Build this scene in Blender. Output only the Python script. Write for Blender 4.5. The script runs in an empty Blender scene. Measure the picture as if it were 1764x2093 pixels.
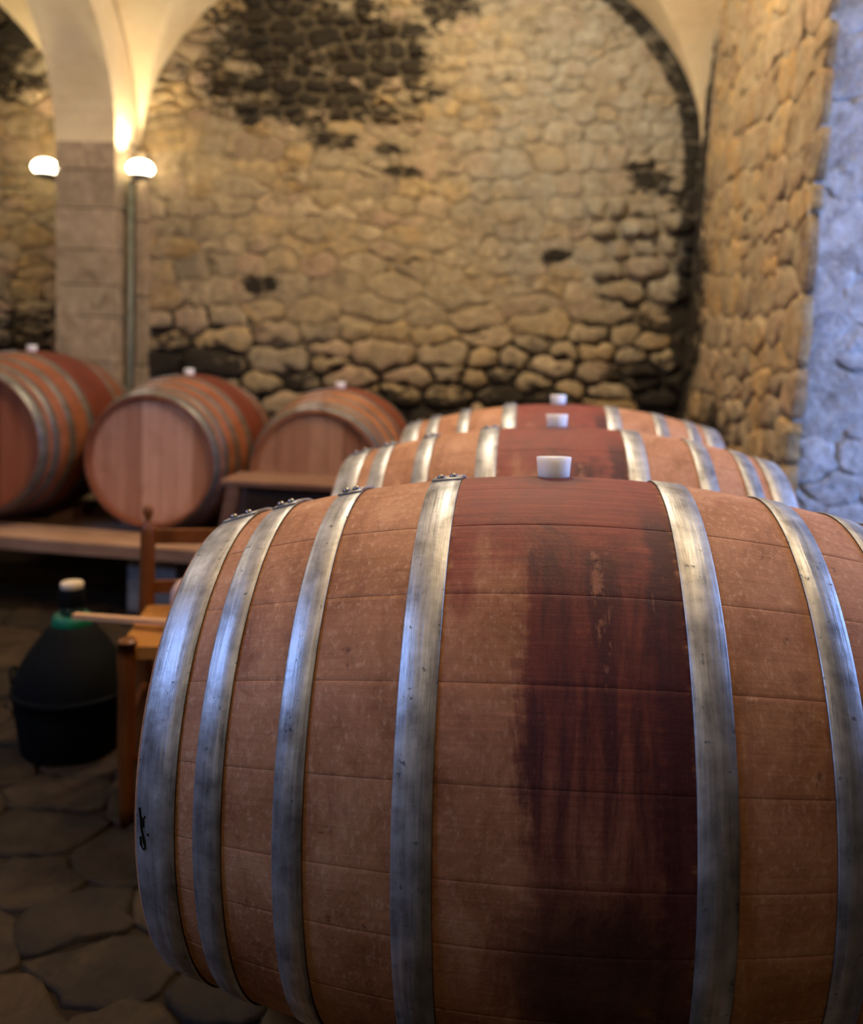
import bpy, bmesh, math, random
from mathutils import Vector, Matrix, Euler
C = bpy.context.scene.collection
sc = bpy.context.scene
rng = random.Random(7)
PI = math.pi

# ------------------------------------------------------------------ camera
FPX, PPX, PPY, W, H = 1827.36, 903.03, 871.16, 1764.0, 2093.0
PITCH, ROLL, YAW = math.radians(5.558), math.radians(2.249), math.radians(5.58)
CAM_Z = 1.15
fwd = Vector((-math.sin(YAW) * math.cos(PITCH), math.cos(YAW) * math.cos(PITCH), -math.sin(PITCH)))
rt = Vector((math.cos(YAW), math.sin(YAW), 0))
up = rt.cross(fwd)
r2 = rt * math.cos(ROLL) + up * math.sin(ROLL)
u2 = up * math.cos(ROLL) - rt * math.sin(ROLL)
cam_data = bpy.data.cameras.new('camera')
cam = bpy.data.objects.new('camera', cam_data)
C.objects.link(cam)
m = Matrix((r2, u2, -fwd)).transposed().to_4x4()
m.translation = (0, 0, CAM_Z)
cam.matrix_world = m
cam_data.sensor_fit = 'HORIZONTAL'
cam_data.sensor_width = 36
cam_data.lens = FPX / W * 36
cam_data.shift_x = -(PPX - W / 2) / W
cam_data.shift_y = (PPY - H / 2) / W
cam_data.clip_start = 0.05
cam_data.dof.use_dof = True
cam_data.dof.focus_distance = 0.98
cam_data.dof.aperture_fstop = 3.7
sc.camera = cam

# ------------------------------------------------------------------ world, exposure
world = bpy.data.worlds.new('cellar_air')
sc.world = world
world.use_nodes = True
world.node_tree.nodes['Background'].inputs[0].default_value = (0.55, 0.62, 0.8, 1)
world.node_tree.nodes['Background'].inputs[1].default_value = 0.02
sc.view_settings.view_transform = 'Standard'
sc.view_settings.look = 'None'
sc.view_settings.gamma = 1
sc.view_settings.use_curve_mapping = False
sc.view_settings.exposure = 0.0
sc.cycles.use_denoising = True
sc.cycles.max_bounces = 8
sc.cycles.diffuse_bounces = 5
sc.cycles.caustics_reflective = False
sc.cycles.caustics_refractive = False
sc.cycles.sample_clamp_indirect = 6

# ------------------------------------------------------------------ lights of the room, with added fill
WARM = (1.0, 0.80, 0.54)
def lamp(name, kind, loc, power, col, size=0.1, rot=None, **kw):
    d = bpy.data.lights.new(name, kind)
    d.energy = power
    d.color = col
    if kind in ('POINT', 'SPOT'):
        d.shadow_soft_size = size
    if kind == 'AREA':
        d.size = size
        if 'size_y' in kw:
            d.shape = 'RECTANGLE'
            d.size_y = kw.pop('size_y')
    for k, v in kw.items():
        setattr(d, k, v)
    o = bpy.data.objects.new(name, d)
    o.location = loc
    if rot is not None:
        o.rotation_euler = rot
    C.objects.link(o)
    return o
def aim(o, target):
    o.rotation_euler = (Vector(target) - o.location).to_track_quat('-Z', 'Y').to_euler()
    return o

# unseen warm uplight added under the vault to bounce fill from above
aim(lamp('unseen_uplight', 'SPOT', (0.30, 1.55, 2.35), 140, WARM, 0.08, spot_size=2.6, spot_blend=0.8), (0.1, 1.6, 3.3))
# unseen warm ceiling lights washing the back wall
lamp('unseen_ceiling_light', 'POINT', (-0.30, 3.5, 3.14), 104, (1.0, 0.87, 0.68), 0.12)
lamp('unseen_ceiling_light', 'POINT', (-3.9, 3.4, 3.1), 48, (1.0, 0.87, 0.68), 0.12)
lamp('unseen_ceiling_light', 'POINT', (0.72, 1.62, 2.60), 40, (1.0, 0.86, 0.64), 0.10)
lamp('wall_lamp_light', 'POINT', (-1.7, -1.7, 1.6), 7, (1.0, 0.82, 0.55), 0.10)
lamp('unseen_ceiling_light', 'POINT', (-0.5, -0.75, 2.65), 12.5, (1.0, 0.82, 0.58), 0.10)  # fill light added behind the viewer to brighten the front barrel
# daylight: a window in the left wall and a doorway on the right
BLUE = (0.30, 0.47, 1.0)
aim(lamp('window_daylight', 'AREA', (-2.80, 0.25, 2.40), 46, BLUE, 1.0, size_y=0.8), (-0.3, 1.0, 1.25))
aim(lamp('doorway_daylight', 'AREA', (2.35, 1.75, 1.35), 105, (0.27, 0.44, 1.0), 1.0, size_y=1.7), (0.95, 2.6, 1.0))

# ------------------------------------------------------------------ helpers
def link(name, mesh, parent=None, mat=None):
    o = bpy.data.objects.new(name, mesh)
    C.objects.link(o)
    if parent is not None:
        o.parent = parent
    if mat is not None:
        mesh.materials.append(mat)
    return o
def mesh_from(name, verts, faces, smooth=False, mats=None):
    me = bpy.data.meshes.new(name)
    me.from_pydata([tuple(v) for v in verts], [], faces)
    if smooth:
        me.polygons.foreach_set('use_smooth', [True] * len(me.polygons))
    if mats:
        me.polygons.foreach_set('material_index', mats)
    me.update()
    return me
def tag(o, label=None, cat=None, group=None, kind=None):
    if label: o['label'] = label
    if cat: o['category'] = cat
    if group: o['group'] = group
    if kind: o['kind'] = kind
    return o
def empty(name, loc=(0, 0, 0), rot=(0, 0, 0), label=None, cat=None, group=None, kind=None):
    o = bpy.data.objects.new(name, None)
    o.empty_display_size = 0.05
    o.location = loc
    o.rotation_euler = rot
    C.objects.link(o)
    return tag(o, label, cat, group, kind)
def bm_obj(name, bm, mat, parent=None, smooth=False, bevel=0.0, seg=2):
    if bevel > 0:
        es = [e for e in bm.edges if len(e.link_faces) == 2 and e.calc_face_angle(0) > 0.6]
        bmesh.ops.bevel(bm, geom=es, offset=bevel, segments=seg, affect='EDGES', profile=0.6)
    bmesh.ops.recalc_face_normals(bm, faces=bm.faces)
    me = bpy.data.meshes.new(name)
    bm.to_mesh(me)
    bm.free()
    if smooth:
        me.polygons.foreach_set('use_smooth', [True] * len(me.polygons))
    return link(name, me, parent, mat)
def add_box(bm, c, s, rot=None):
    vs = []
    for x in (-.5, .5):
        for y in (-.5, .5):
            for z in (-.5, .5):
                v = Vector((x * s[0], y * s[1], z * s[2]))
                if rot: v = rot @ v
                vs.append(bm.verts.new(v + Vector(c)))
    for f in ((0, 1, 3, 2), (4, 6, 7, 5), (0, 4, 5, 1), (2, 3, 7, 6), (0, 2, 6, 4), (1, 5, 7, 3)):
        bm.faces.new([vs[i] for i in f])
def box_obj(name, c, s, mat, parent=None, bevel=0.004, rot=None):
    bm = bmesh.new()
    add_box(bm, c, s, rot)
    return bm_obj(name, bm, mat, parent, bevel=bevel)
def lathe(bm, prof, seg=32, axis=(0, 0, 0), closed=False):
    rings = []
    for r, z in prof:
        if r < 1e-6:
            rings.append([bm.verts.new((axis[0], axis[1], axis[2] + z))])
        else:
            rings.append([bm.verts.new((axis[0] + r * math.cos(2 * PI * i / seg), axis[1] + r * math.sin(2 * PI * i / seg), axis[2] + z)) for i in range(seg)])
    for a, b in zip(rings[:-1], rings[1:]):
        for i in range(seg):
            j = (i + 1) % seg
            if len(a) == 1 and len(b) == 1: continue
            if len(a) == 1: bm.faces.new((a[0], b[i], b[j]))
            elif len(b) == 1: bm.faces.new((a[i], a[j], b[0]))
            else: bm.faces.new((a[i], a[j], b[j], b[i]))
def tube(bm, pts, rads, seg=12):
    pts = [Vector(p) for p in pts]
    if not isinstance(rads, (list, tuple)): rads = [rads] * len(pts)
    rings = []
    for i, p in enumerate(pts):
        d = (pts[min(i + 1, len(pts) - 1)] - pts[max(i - 1, 0)]).normalized()
        a = d.orthogonal().normalized() if abs(d.z) < 0.9 else Vector((1, 0, 0))
        a = (a - d * a.dot(d)).normalized()
        b = d.cross(a)
        rings.append([bm.verts.new(p + (a * math.cos(2 * PI * k / seg) + b * math.sin(2 * PI * k / seg)) * rads[i]) for k in range(seg)])
    for r0, r1 in zip(rings[:-1], rings[1:]):
        for k in range(seg):
            bm.faces.new((r0[k], r0[(k + 1) % seg], r1[(k + 1) % seg], r1[k]))
    bm.faces.new(rings[0][::-1])
    bm.faces.new(rings[-1])

# ------------------------------------------------------------------ materials
class N:
    """small node-graph writer"""
    def __init__(s, name):
        s.mat = bpy.data.materials.new(name)
        s.mat.use_nodes = True
        s.t = s.mat.node_tree
        s.b = s.t.nodes['Principled BSDF']
        s.tc = s.t.nodes.new('ShaderNodeTexCoord')
        s.obj = s.tc.outputs['Object']
    def new(s, typ, **kw):
        n = s.t.nodes.new(typ)
        for k, v in kw.items(): setattr(n, k, v)
        return n
    def put(s, sock, v):
        if v is None: return
        if isinstance(v, (int, float, tuple, list)): sock.default_value = v
        else: s.t.links.new(v, sock)
    def math(s, op, a, b=None, c=None, clamp=False):
        n = s.new('ShaderNodeMath', operation=op, use_clamp=clamp)
        s.put(n.inputs[0], a); s.put(n.inputs[1], b); s.put(n.inputs[2], c)
        return n.outputs[0]
    def vmath(s, op, a, b=None):
        n = s.new('ShaderNodeVectorMath', operation=op)
        s.put(n.inputs[0], a); s.put(n.inputs[1], b)
        return n.outputs['Value'] if op in ('LENGTH', 'DOT_PRODUCT', 'DISTANCE') else n.outputs[0]
    def noise(s, vec, scale=5, detail=4, rough=0.55, dist=0.0, out='Fac'):
        n = s.new('ShaderNodeTexNoise')
        s.put(n.inputs['Vector'], vec)
        n.inputs['Scale'].default_value = scale
        n.inputs['Detail'].default_value = detail
        n.inputs['Roughness'].default_value = rough
        n.inputs['Distortion'].default_value = dist
        return n.outputs[out]
    def voro(s, vec, scale, feature='F1', out='Distance'):
        n = s.new('ShaderNodeTexVoronoi', feature=feature)
        s.put(n.inputs['Vector'], vec)
        n.inputs['Scale'].default_value = scale
        return n.outputs[out]
    def ramp(s, fac, stops, interp='LINEAR'):
        n = s.new('ShaderNodeValToRGB')
        n.color_ramp.interpolation = interp
        e = n.color_ramp.elements
        while len(e) < len(stops): e.new(0.5)
        for el, (p, c) in zip(e, stops):
            el.position = p
            el.color = c if len(c) == 4 else (*c, 1)
        s.put(n.inputs[0], fac)
        return n.outputs[0]
    def step(s, v, lo, hi):
        n = s.new('ShaderNodeMapRange', interpolation_type='SMOOTHSTEP')
        s.put(n.inputs[0], v); s.put(n.inputs[1], lo); s.put(n.inputs[2], hi)
        return n.outputs[0]
    def mix(s, fac, a, b, blend='MIX'):
        n = s.new('ShaderNodeMix', data_type='RGBA', blend_type=blend)
        s.put(n.inputs[0], fac)
        s.put(n.inputs[6], a if not isinstance(a, tuple) else (*a[:3], 1))
        s.put(n.inputs[7], b if not isinstance(b, tuple) else (*b[:3], 1))
        return n.outputs[2]
    def sep(s, v):
        n = s.new('ShaderNodeSeparateXYZ'); s.put(n.inputs[0], v); return n.outputs
    def comb(s, x, y, z):
        n = s.new('ShaderNodeCombineXYZ')
        for i, v in enumerate((x, y, z)): s.put(n.inputs[i], v)
        return n.outputs[0]
    def scale(s, v, k):
        return s.vmath('MULTIPLY', v, k)
    def attr(s, name, out='Color'):
        n = s.new('ShaderNodeAttribute', attribute_name=name); return n.outputs[out]
    def info(s, out):
        return s.new('ShaderNodeObjectInfo').outputs[out]
    def bump(s, h, strength=0.3, dist=0.01):
        n = s.new('ShaderNodeBump')
        n.inputs['Strength'].default_value = strength
        n.inputs['Distance'].default_value = dist
        s.put(n.inputs['Height'], h)
        s.t.links.new(n.outputs[0], s.b.inputs['Normal'])
    def out(s, col=None, rough=None, metal=None, spec=None):
        if col is not None: s.put(s.b.inputs['Base Color'], (*col[:3], 1) if isinstance(col, tuple) else col)
        if rough is not None: s.put(s.b.inputs['Roughness'], rough)
        if metal is not None: s.put(s.b.inputs['Metallic'], metal)
        if spec is not None: s.put(s.b.inputs['Specular IOR Level'], spec)
        return s.mat

def lin(r, g, b):
    f = lambda c: (c / 255 / 12.92) if c / 255 <= 0.04045 else ((c / 255 + 0.055) / 1.055) ** 2.4
    return (f(r), f(g), f(b))

# soot, damp, mould and the painted dark of holes on the masonry: blobs in room coordinates (x, y, z, radii)
SOOT_AND_HOLES = [(-1.45, 5.0, 2.80, .55, .5, .34), (-0.98, 5.0, 2.68, .40, .5, .24), (-1.28, 5.0, 2.46, .60, .5, .20), (-1.75, 5.0, 2.5, .22, .5, .12), (-0.53, 5.0, 2.94, .22, .5, .09),
        (-1.13, 5.0, 2.22, .13, .3, .07), (-0.86, 5.0, 2.18, .11, .3, .05), (-0.74, 5.0, 2.06, .12, .3, .04)
        , (0.84, 4.95, 1.5, .14, .22, .95), (0.86, 4.72, 1.15, .2, .30, .62), (0.86, 4.2, .62, .2, .5, .3), (0.60, 5.0, 2.05, .22, .3, .08), (0.70, 5.0, 0.95, .24, .5, .26), (-2.05, 5.0, .95, .16, .5, .16), (-0.8, 5.0, 0.72, .5, .5, .13),
        (-3.2, 5.0, 2.75, .5, .5, .35), (0.1, 5.0, 1.62, .09, .3, .05), (-1.55, 5.0, 1.42, .10, .3, .05)]
SOOT_GAPS_LOW = [(-1.0, 5.0, .60, 1.5, .6, .46), (0.60, 5.0, 1.0, .46, .5, .50), (-1.9, 5.0, .95, .45, .5, .36), (-3.1, 5.0, .9, .8, .5, .42), (0.0, 5.0, .85, .7, .5, .36), (0.85, 4.6, .8, .3, .5, .3)]  # low down: dark of deep open joints and voids painted in
def soot_shade_mask(n, p, tintv=None, blobs=SOOT_AND_HOLES, arcs=True, warp=1.9, lo=0.02, hi=0.30):
    best = None
    for x, y, z, a, b, c in blobs:
        d = n.vmath('MULTIPLY', n.vmath('SUBTRACT', p, (x, y, z)), (1 / a, 1 / b, 1 / c))
        v = n.math('SUBTRACT', 1.0, n.vmath('LENGTH', d))
        best = v if best is None else n.math('MAXIMUM', best, v)
    nz = n.math('ADD', n.math('MULTIPLY', n.noise(n.scale(p, (1, 1, 1.7)), 8.5, 6, 0.72, 0.5), 0.5), n.math('MULTIPLY', n.noise(n.scale(p, (1, 1, 2.4)), 17.0, 4, 0.65, 0.8), 0.5))
    v = n.math('ADD', n.math('MAXIMUM', best, -0.8), n.math('MULTIPLY', n.math('SUBTRACT', nz, 0.5), warp * 2))
    if tintv is not None:                                   # stone by stone: some blackened, some not
        v = n.math('ADD', v, n.math('MULTIPLY', n.math('SUBTRACT', n.math('FRACT', n.math('MULTIPLY', tintv, 7.13)), 0.5), 0.7))
    if not arcs:
        return n.step(v, lo, hi)
    # shadow gap between vault and wall, painted black on the right half
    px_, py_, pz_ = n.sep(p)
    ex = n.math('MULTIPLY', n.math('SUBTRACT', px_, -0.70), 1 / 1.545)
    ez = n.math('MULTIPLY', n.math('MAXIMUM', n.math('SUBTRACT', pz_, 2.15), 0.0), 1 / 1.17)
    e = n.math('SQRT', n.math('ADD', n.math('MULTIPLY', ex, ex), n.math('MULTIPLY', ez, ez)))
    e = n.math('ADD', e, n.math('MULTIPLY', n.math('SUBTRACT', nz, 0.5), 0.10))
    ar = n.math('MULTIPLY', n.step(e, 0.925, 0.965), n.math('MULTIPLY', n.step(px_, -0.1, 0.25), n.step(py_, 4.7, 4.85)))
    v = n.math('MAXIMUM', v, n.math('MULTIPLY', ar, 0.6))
    cav = n.math('MULTIPLY', n.step(n.noise(n.scale(p, (1, 1, 1.9)), 5.0, 6, 0.7, 0.5), 0.60, 0.70), 0.75)  # shade of small cavities painted as black spots
    return n.math('MAXIMUM', n.step(v, lo, hi), cav)
def stone_mat(name, stops, blackening=0.94, rough=0.9, attr=True, white=lin(176, 158, 124), bump=0.5):
    n = N(name)
    p = n.obj
    f = n.attr('tint', 'Fac') if attr else n.noise(p, 3, 2)
    base = n.ramp(f, stops)
    if blackening:
        px_, py_, pz_ = n.sep(p)
        gz = n.math('MULTIPLY', n.math('MULTIPLY', n.step(n.math('ADD', px_, n.math('MULTIPLY', n.math('SUBTRACT', n.noise(p, 2.6, 4, 0.6), 0.5), 1.6)), -0.75, 0.1), n.step(pz_, 1.25, 1.7)), n.step(py_, 4.6, 4.8))
        base = n.mix(n.math('MULTIPLY', gz, 0.62), base, n.mix(n.noise(p, 12, 4, 0.6), lin(128, 124, 112), lin(176, 170, 152)))
        white = n.mix(gz, white, lin(168, 164, 148))
    mott = n.noise(p, 17, 6, 0.7, 0.4)
    smear = n.step(n.noise(p, 5.5, 6, 0.72, 0.6), 0.44, 0.58)
    base = n.mix(n.math('MULTIPLY', smear, 0.85), base, white)
    base = n.mix(n.math('MULTIPLY', n.step(n.noise(p, 9, 5, 0.7, 0.8), 0.52, 0.68), 0.72), base, n.mix(0.7, base, lin(64, 50, 34)))
    base = n.mix(n.step(mott, 0.35, 0.75), n.mix(0.45, base, lin(88, 72, 50)), base)
    spots = n.noise(p, 60, 3, 0.6)
    base = n.mix(n.math('MULTIPLY', n.step(spots, 0.52, 0.7), 0.35), base, lin(205, 190, 155))
    if blackening:
        low = soot_shade_mask(n, p, f if attr else None, SOOT_GAPS_LOW, False, 1.5, *((0.42, 0.80) if attr else (-0.15, 0.15)))
        m_ = n.math('MAXIMUM', n.math('MULTIPLY', soot_shade_mask(n, p, f if attr else None), blackening), n.math('MULTIPLY', low, 0.92))
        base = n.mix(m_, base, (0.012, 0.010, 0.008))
    h = n.math('ADD', n.math('MULTIPLY', mott, 0.7), n.math('MULTIPLY', n.noise(p, 90, 3), 0.3))
    n.bump(h, bump, 0.02)
    return n.out(base, rough, 0, 0.2)
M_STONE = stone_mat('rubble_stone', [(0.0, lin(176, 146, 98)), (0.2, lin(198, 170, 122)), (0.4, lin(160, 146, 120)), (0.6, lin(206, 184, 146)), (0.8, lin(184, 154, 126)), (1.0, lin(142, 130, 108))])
M_MORTAR = stone_mat('lime_mortar', [(0.0, lin(150, 130, 98)), (1.0, lin(182, 164, 128))], attr=False, blackening=0.62, bump=0.8)
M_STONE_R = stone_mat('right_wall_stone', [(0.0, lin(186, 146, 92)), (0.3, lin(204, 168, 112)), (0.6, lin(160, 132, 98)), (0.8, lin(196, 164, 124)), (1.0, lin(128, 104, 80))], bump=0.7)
M_LIME = stone_mat('limewashed_stone', [(0.0, lin(170, 170, 170)), (0.5, lin(205, 204, 202)), (1.0, lin(150, 152, 158))], blackening=0, white=lin(196, 196, 196), bump=0.9)
M_ASHLAR = stone_mat('ashlar_stone', [(0.0, lin(178, 160, 132)), (0.5, lin(192, 168, 138)), (1.0, lin(160, 142, 116))], blackening=0, white=lin(184, 164, 136), bump=0.35)
n = N('vault_plaster')
pl = n.noise(n.obj, 2.4, 5, 0.6)
pc = n.ramp(pl, [(0.3, lin(205, 182, 140)), (0.55, lin(224, 204, 164)), (0.75, lin(214, 190, 150))])
pc = n.mix(n.math('MULTIPLY', n.step(n.noise(n.obj, 9, 4, 0.6), 0.55, 0.75), 0.3), pc, lin(190, 150, 110))
n.bump(n.noise(n.obj, 14, 4), 0.25, 0.02)
M_PLASTER = n.out(pc, 0.9, 0, 0.15)
n = N('floor_stone')
fc = n.ramp(n.math('ADD', n.math('MULTIPLY', n.attr('tint', 'Fac'), 0.22), n.math('MULTIPLY', n.noise(n.obj, 7, 6, 0.72, 0.5), 0.8)), [(0.30, lin(24, 17, 9)), (0.5, lin(42, 31, 17)), (0.70, lin(68, 52, 31))])
fc = n.mix(n.step(n.noise(n.obj, 4, 3), 0.5, 0.7), fc, n.mix(0.5, fc, lin(60, 44, 30)))
n.bump(n.noise(n.obj, 22, 5), 0.5, 0.02)
M_FLOOR = n.out(fc, 0.8, 0, 0.25)
n = N('floor_earth')
M_EARTH = n.out(n.ramp(n.noise(n.obj, 9, 5), [(0.3, lin(26, 19, 11)), (0.7, lin(48, 36, 21))]), 0.95, 0, 0.15)

def barrel_wood(name, stained):
    n = N(name)
    p = n.obj
    x, y, z = n.sep(p)
    ang = n.math('ARCTAN2', z, n.math('MULTIPLY', y, -1.0))      # 0 = front, pi/2 = top of the barrel
    rnd = n.info('Random')
    # grain runs along the staves (x)
    off = n.math('MULTIPLY', rnd, 37.0)
    g = n.comb(n.math('MULTIPLY', x, 2.2), n.math('ADD', n.math('MULTIPLY', ang, 26.0), off), 0.0)
    grain = n.noise(g, 3.0, 6, 0.65, 0.3)
    cloud = n.noise(n.scale(p, (1.3, 1, 1)), 8.5, 7, 0.72, 0.5)
    fine = n.noise(n.scale(p, (1.5, 1.0, 1.0)), 105, 5, 0.72, 0.15)
    col = n.ramp(n.math('ADD', n.math('MULTIPLY', grain, 0.2), n.math('MULTIPLY', cloud, 0.8)),
                 [(0.30, lin(128, 80, 48)), (0.43, lin(164, 110, 72)), (0.55, lin(184, 130, 92)), (0.70, lin(206, 158, 118))])
    col = n.mix(n.math('MULTIPLY', n.math('SUBTRACT', rnd, 0.5), 0.08), col, lin(120, 70, 44))
    # scuffs: pale flecks and dark specks
    col = n.mix(n.math('MULTIPLY', n.step(fine, 0.50, 0.70), 0.42), col, lin(228, 186, 150))
    col = n.mix(n.math('MULTIPLY', n.step(n.noise(n.scale(p, (1, 1, 1)), 34, 3, 0.7), 0.66, 0.74), 0.6), col, lin(70, 40, 30))
    col = n.mix(n.math('MULTIPLY', n.step(n.noise(p, 26, 6, 0.75, 0.8), 0.52, 0.68), 0.35), col, lin(120, 66, 44))
    # runs of wine across the staves, down the round of the barrel
    runs = n.noise(n.comb(n.math('MULTIPLY', x, 26.0), n.math('MULTIPLY', ang, 1.3), 3.0), 1.0, 7, 0.72, 0.5)
    col = n.mix(n.math('MULTIPLY', n.step(runs, 0.5, 0.72), 0.38), col, lin(112, 52, 38))
    ragged = n.math('MULTIPLY', n.math('SUBTRACT', n.noise(n.comb(n.math('MULTIPLY', x, 9.0), n.math('MULTIPLY', ang, 9.0), 1.0), 2.0, 5, 0.7), 0.5), 0.05)
    if stained:
        xs = n.math('ADD', x, ragged)
        # red wash between the bilge hoops, strongest near the bung, thinning out down the left half
        band = n.math('MULTIPLY', n.step(xs, -0.135, -0.115), n.math('SUBTRACT', 1.0, n.step(xs, 0.125, 0.14)))
        top = n.step(n.math('ADD', ang, n.math('MULTIPLY', n.math('SUBTRACT', n.noise(n.comb(n.math('MULTIPLY', x, 22.0), n.math('MULTIPLY', ang, 2.0), 0.0), 1.0, 4, 0.6), 0.5), 0.9)), 0.72, 1.12)
        right = n.step(n.math('ADD', xs, n.math('MULTIPLY', n.math('SUBTRACT', runs, 0.5), 0.09)), -0.050, -0.022)
        m1 = n.math('MULTIPLY', band, n.math('MAXIMUM', n.math('MULTIPLY', top, 0.96), n.math('ADD', n.math('MULTIPLY', n.math('MULTIPLY', right, n.step(ang, -0.5, 0.7)), 0.72), 0.2)))
        red = n.ramp(n.math('ADD', n.math('MULTIPLY', grain, 0.5), n.math('MULTIPLY', cloud, 0.5)), [(0.3, lin(84, 28, 26)), (0.5, lin(120, 45, 38)), (0.7, lin(156, 78, 58))])
        col = n.mix(m1, col, red)
        # dark purple drips below the bung
        dr = n.noise(n.comb(n.math('MULTIPLY', x, 34.0), n.math('MULTIPLY', ang, 1.5), 7.0), 1.0, 6, 0.68, 0.4)
        low = n.step(n.math('ADD', ang, n.math('MULTIPLY', n.math('SUBTRACT', dr, 0.5), 1.4)), -0.15, 0.55)
        dmask = n.math('MULTIPLY', n.math('MULTIPLY', n.math('MULTIPLY', band, n.math('ADD', 0.35, n.math('MULTIPLY', low, 0.65))), right), n.math('SUBTRACT', 1.0, n.step(n.math('ADD', ang, n.math('MULTIPLY', n.math('SUBTRACT', cloud, 0.5), 1.2)), 0.85, 1.2)))
        col = n.mix(n.math('MULTIPLY', dmask, n.math('ADD', 0.3, n.math('MULTIPLY', n.step(dr, 0.38, 0.6), 0.6))), col, lin(62, 22, 28))
        edge = n.math('MULTIPLY', n.math('MULTIPLY', n.step(xs, 0.09, 0.105), band), n.math('SUBTRACT', 1.0, n.step(ang, 1.1, 1.4)))
        col = n.mix(n.math('MULTIPLY', edge, 0.7), col, lin(58, 18, 30))
        pale = n.math('MULTIPLY', n.math('MULTIPLY', n.step(dr, 0.58, 0.66), dmask), n.step(n.noise(n.comb(n.math('MULTIPLY', x, 60.0), n.math('MULTIPLY', ang, 16.0), 0.0), 1.0, 3, 0.6), 0.5, 0.6))
        col = n.mix(n.math('MULTIPLY', pale, 0.7), col, lin(160, 104, 78))
        # soaked ring close to the bung
        bd = n.vmath('LENGTH', n.comb(x, y, n.math('SUBTRACT', z, 0.357)))
        col = n.mix(n.math('MULTIPLY', n.math('SUBTRACT', 1.0, n.step(n.math('ADD', bd, ragged), 0.022, 0.06)), 0.6), col, lin(56, 20, 22))
        # the viewer's shadow painted into the wood, low on the front
        sp = n.vmath('LENGTH', n.vmath('MULTIPLY', n.vmath('SUBTRACT', n.comb(x, ang, 0.0), (0.03, -0.22, 0.0)), (11.0, 3.4, 0.0)))
        col = n.mix(n.math('MULTIPLY', n.math('SUBTRACT', 1.0, n.step(n.math('ADD', sp, n.math('MULTIPLY', n.math('SUBTRACT', cloud, 0.5), 0.9)), 0.5, 1.25)), 0.75), col, lin(38, 20, 17))
    else:
        mid = n.math('SUBTRACT', 1.0, n.step(n.math('ABSOLUTE', n.math('ADD', x, ragged)), 0.09, 0.16))
        col = n.mix(n.math('MULTIPLY', mid, 0.8), col, n.mix(n.step(cloud, 0.3, 0.7), lin(104, 40, 30), lin(134, 62, 46)))
    col = n.mix(1.0, col, n.info('Color'), 'MULTIPLY')
    h = n.math('ADD', n.math('MULTIPLY', grain, 0.25), n.math('ADD', n.math('MULTIPLY', fine, 0.5), n.math('MULTIPLY', cloud, 0.5)))
    n.bump(h, 0.28, 0.006)
    rough = n.math('ADD', 0.52, n.math('MULTIPLY', cloud, 0.25))
    return n.out(col, rough, 0, 0.35)
M_WOOD_A = barrel_wood('oak_stave_wine_stained', True)
M_WOOD_B = barrel_wood('oak_stave', False)
n = N('oak_head')
gx = n.comb(n.math('MULTIPLY', n.sep(n.obj)[1], 26.0), n.math('MULTIPLY', n.sep(n.obj)[2], 1.6), n.math('MULTIPLY', n.info('Random'), 31.0))
hg = n.noise(gx, 2.0, 5, 0.6, 0.2)
hc = n.ramp(n.math('ADD', n.math('MULTIPLY', hg, 0.5), n.math('MULTIPLY', n.info('Random'), 0.5)), [(0.25, lin(160, 112, 80)), (0.5, lin(190, 142, 108)), (0.75, lin(208, 164, 128))])
hc = n.mix(n.math('MULTIPLY', n.step(n.noise(n.obj, 7, 4, 0.6), 0.52, 0.75), 0.4), hc, lin(130, 84, 52))
hc = n.mix(1.0, hc, n.info('Color'), 'MULTIPLY')
n.bump(hg, 0.2, 0.004)
M_HEAD = n.out(hc, 0.6, 0, 0.3)

n = N('galvanised_hoop')
ax, ay, az = n.sep(n.obj)
han = n.math('ARCTAN2', az, n.math('MULTIPLY', ay, -1.0))
st = n.noise(n.comb(n.math('MULTIPLY', ax, 160.0), n.math('MULTIPLY', han, 3.0), n.math('MULTIPLY', n.info('Random'), 20.0)), 1.0, 4, 0.6)
mo = n.noise(n.obj, 28, 5, 0.65)
sp = n.noise(n.obj, 75, 3, 0.6)
mc = n.ramp(n.math('ADD', n.math('MULTIPLY', st, 0.4), n.math('MULTIPLY', mo, 0.6)), [(0.32, lin(112, 113, 113)), (0.48, lin(170, 171, 172)), (0.66, lin(212, 213, 213))])
dark = n.step(sp, 0.64, 0.73)
rust = n.step(n.noise(n.obj, 13, 5, 0.7), 0.6, 0.78)
mc = n.mix(n.math('MULTIPLY', rust, 0.35), mc, lin(104, 86, 66))
mc = n.mix(n.math('MULTIPLY', dark, 0.75), mc, lin(44, 40, 36))
mc = n.mix(1.0, mc, n.info('Color'), 'MULTIPLY')
n.bump(n.math('ADD', n.math('MULTIPLY', st, 0.5), n.math('MULTIPLY', n.noise(n.obj, 40, 3), 0.5)), 0.3, 0.005)
M_HOOP = n.out(mc, n.math('ADD', 0.28, n.math('MULTIPLY', n.math('ADD', mo, dark), 0.32)), n.math('SUBTRACT', 0.68, n.math('MULTIPLY', n.math('MAXIMUM', dark, rust), 0.3)))
n = N('hoop_edge')
M_EDGE = n.out(lin(30, 20, 16), 0.8, 0.2, 0.2)
n = N('rivet_steel')
M_RIVET = n.out(n.ramp(n.noise(n.obj, 60, 3), [(0.4, lin(150, 150, 148)), (0.65, lin(110, 66, 44))]), 0.3, 0.9)
n = N('silicone_bung')
n.b.inputs['Subsurface Weight'].default_value = 1.0
n.b.inputs['Subsurface Scale'].default_value = 0.03
n.b.inputs['Subsurface Radius'].default_value = (1.0, 0.8, 0.55)
M_BUNG = n.out(n.ramp(n.noise(n.obj, 60, 3), [(0.3, lin(240, 234, 220)), (0.7, lin(250, 248, 240))]), 0.45, 0, 0.4)
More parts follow.
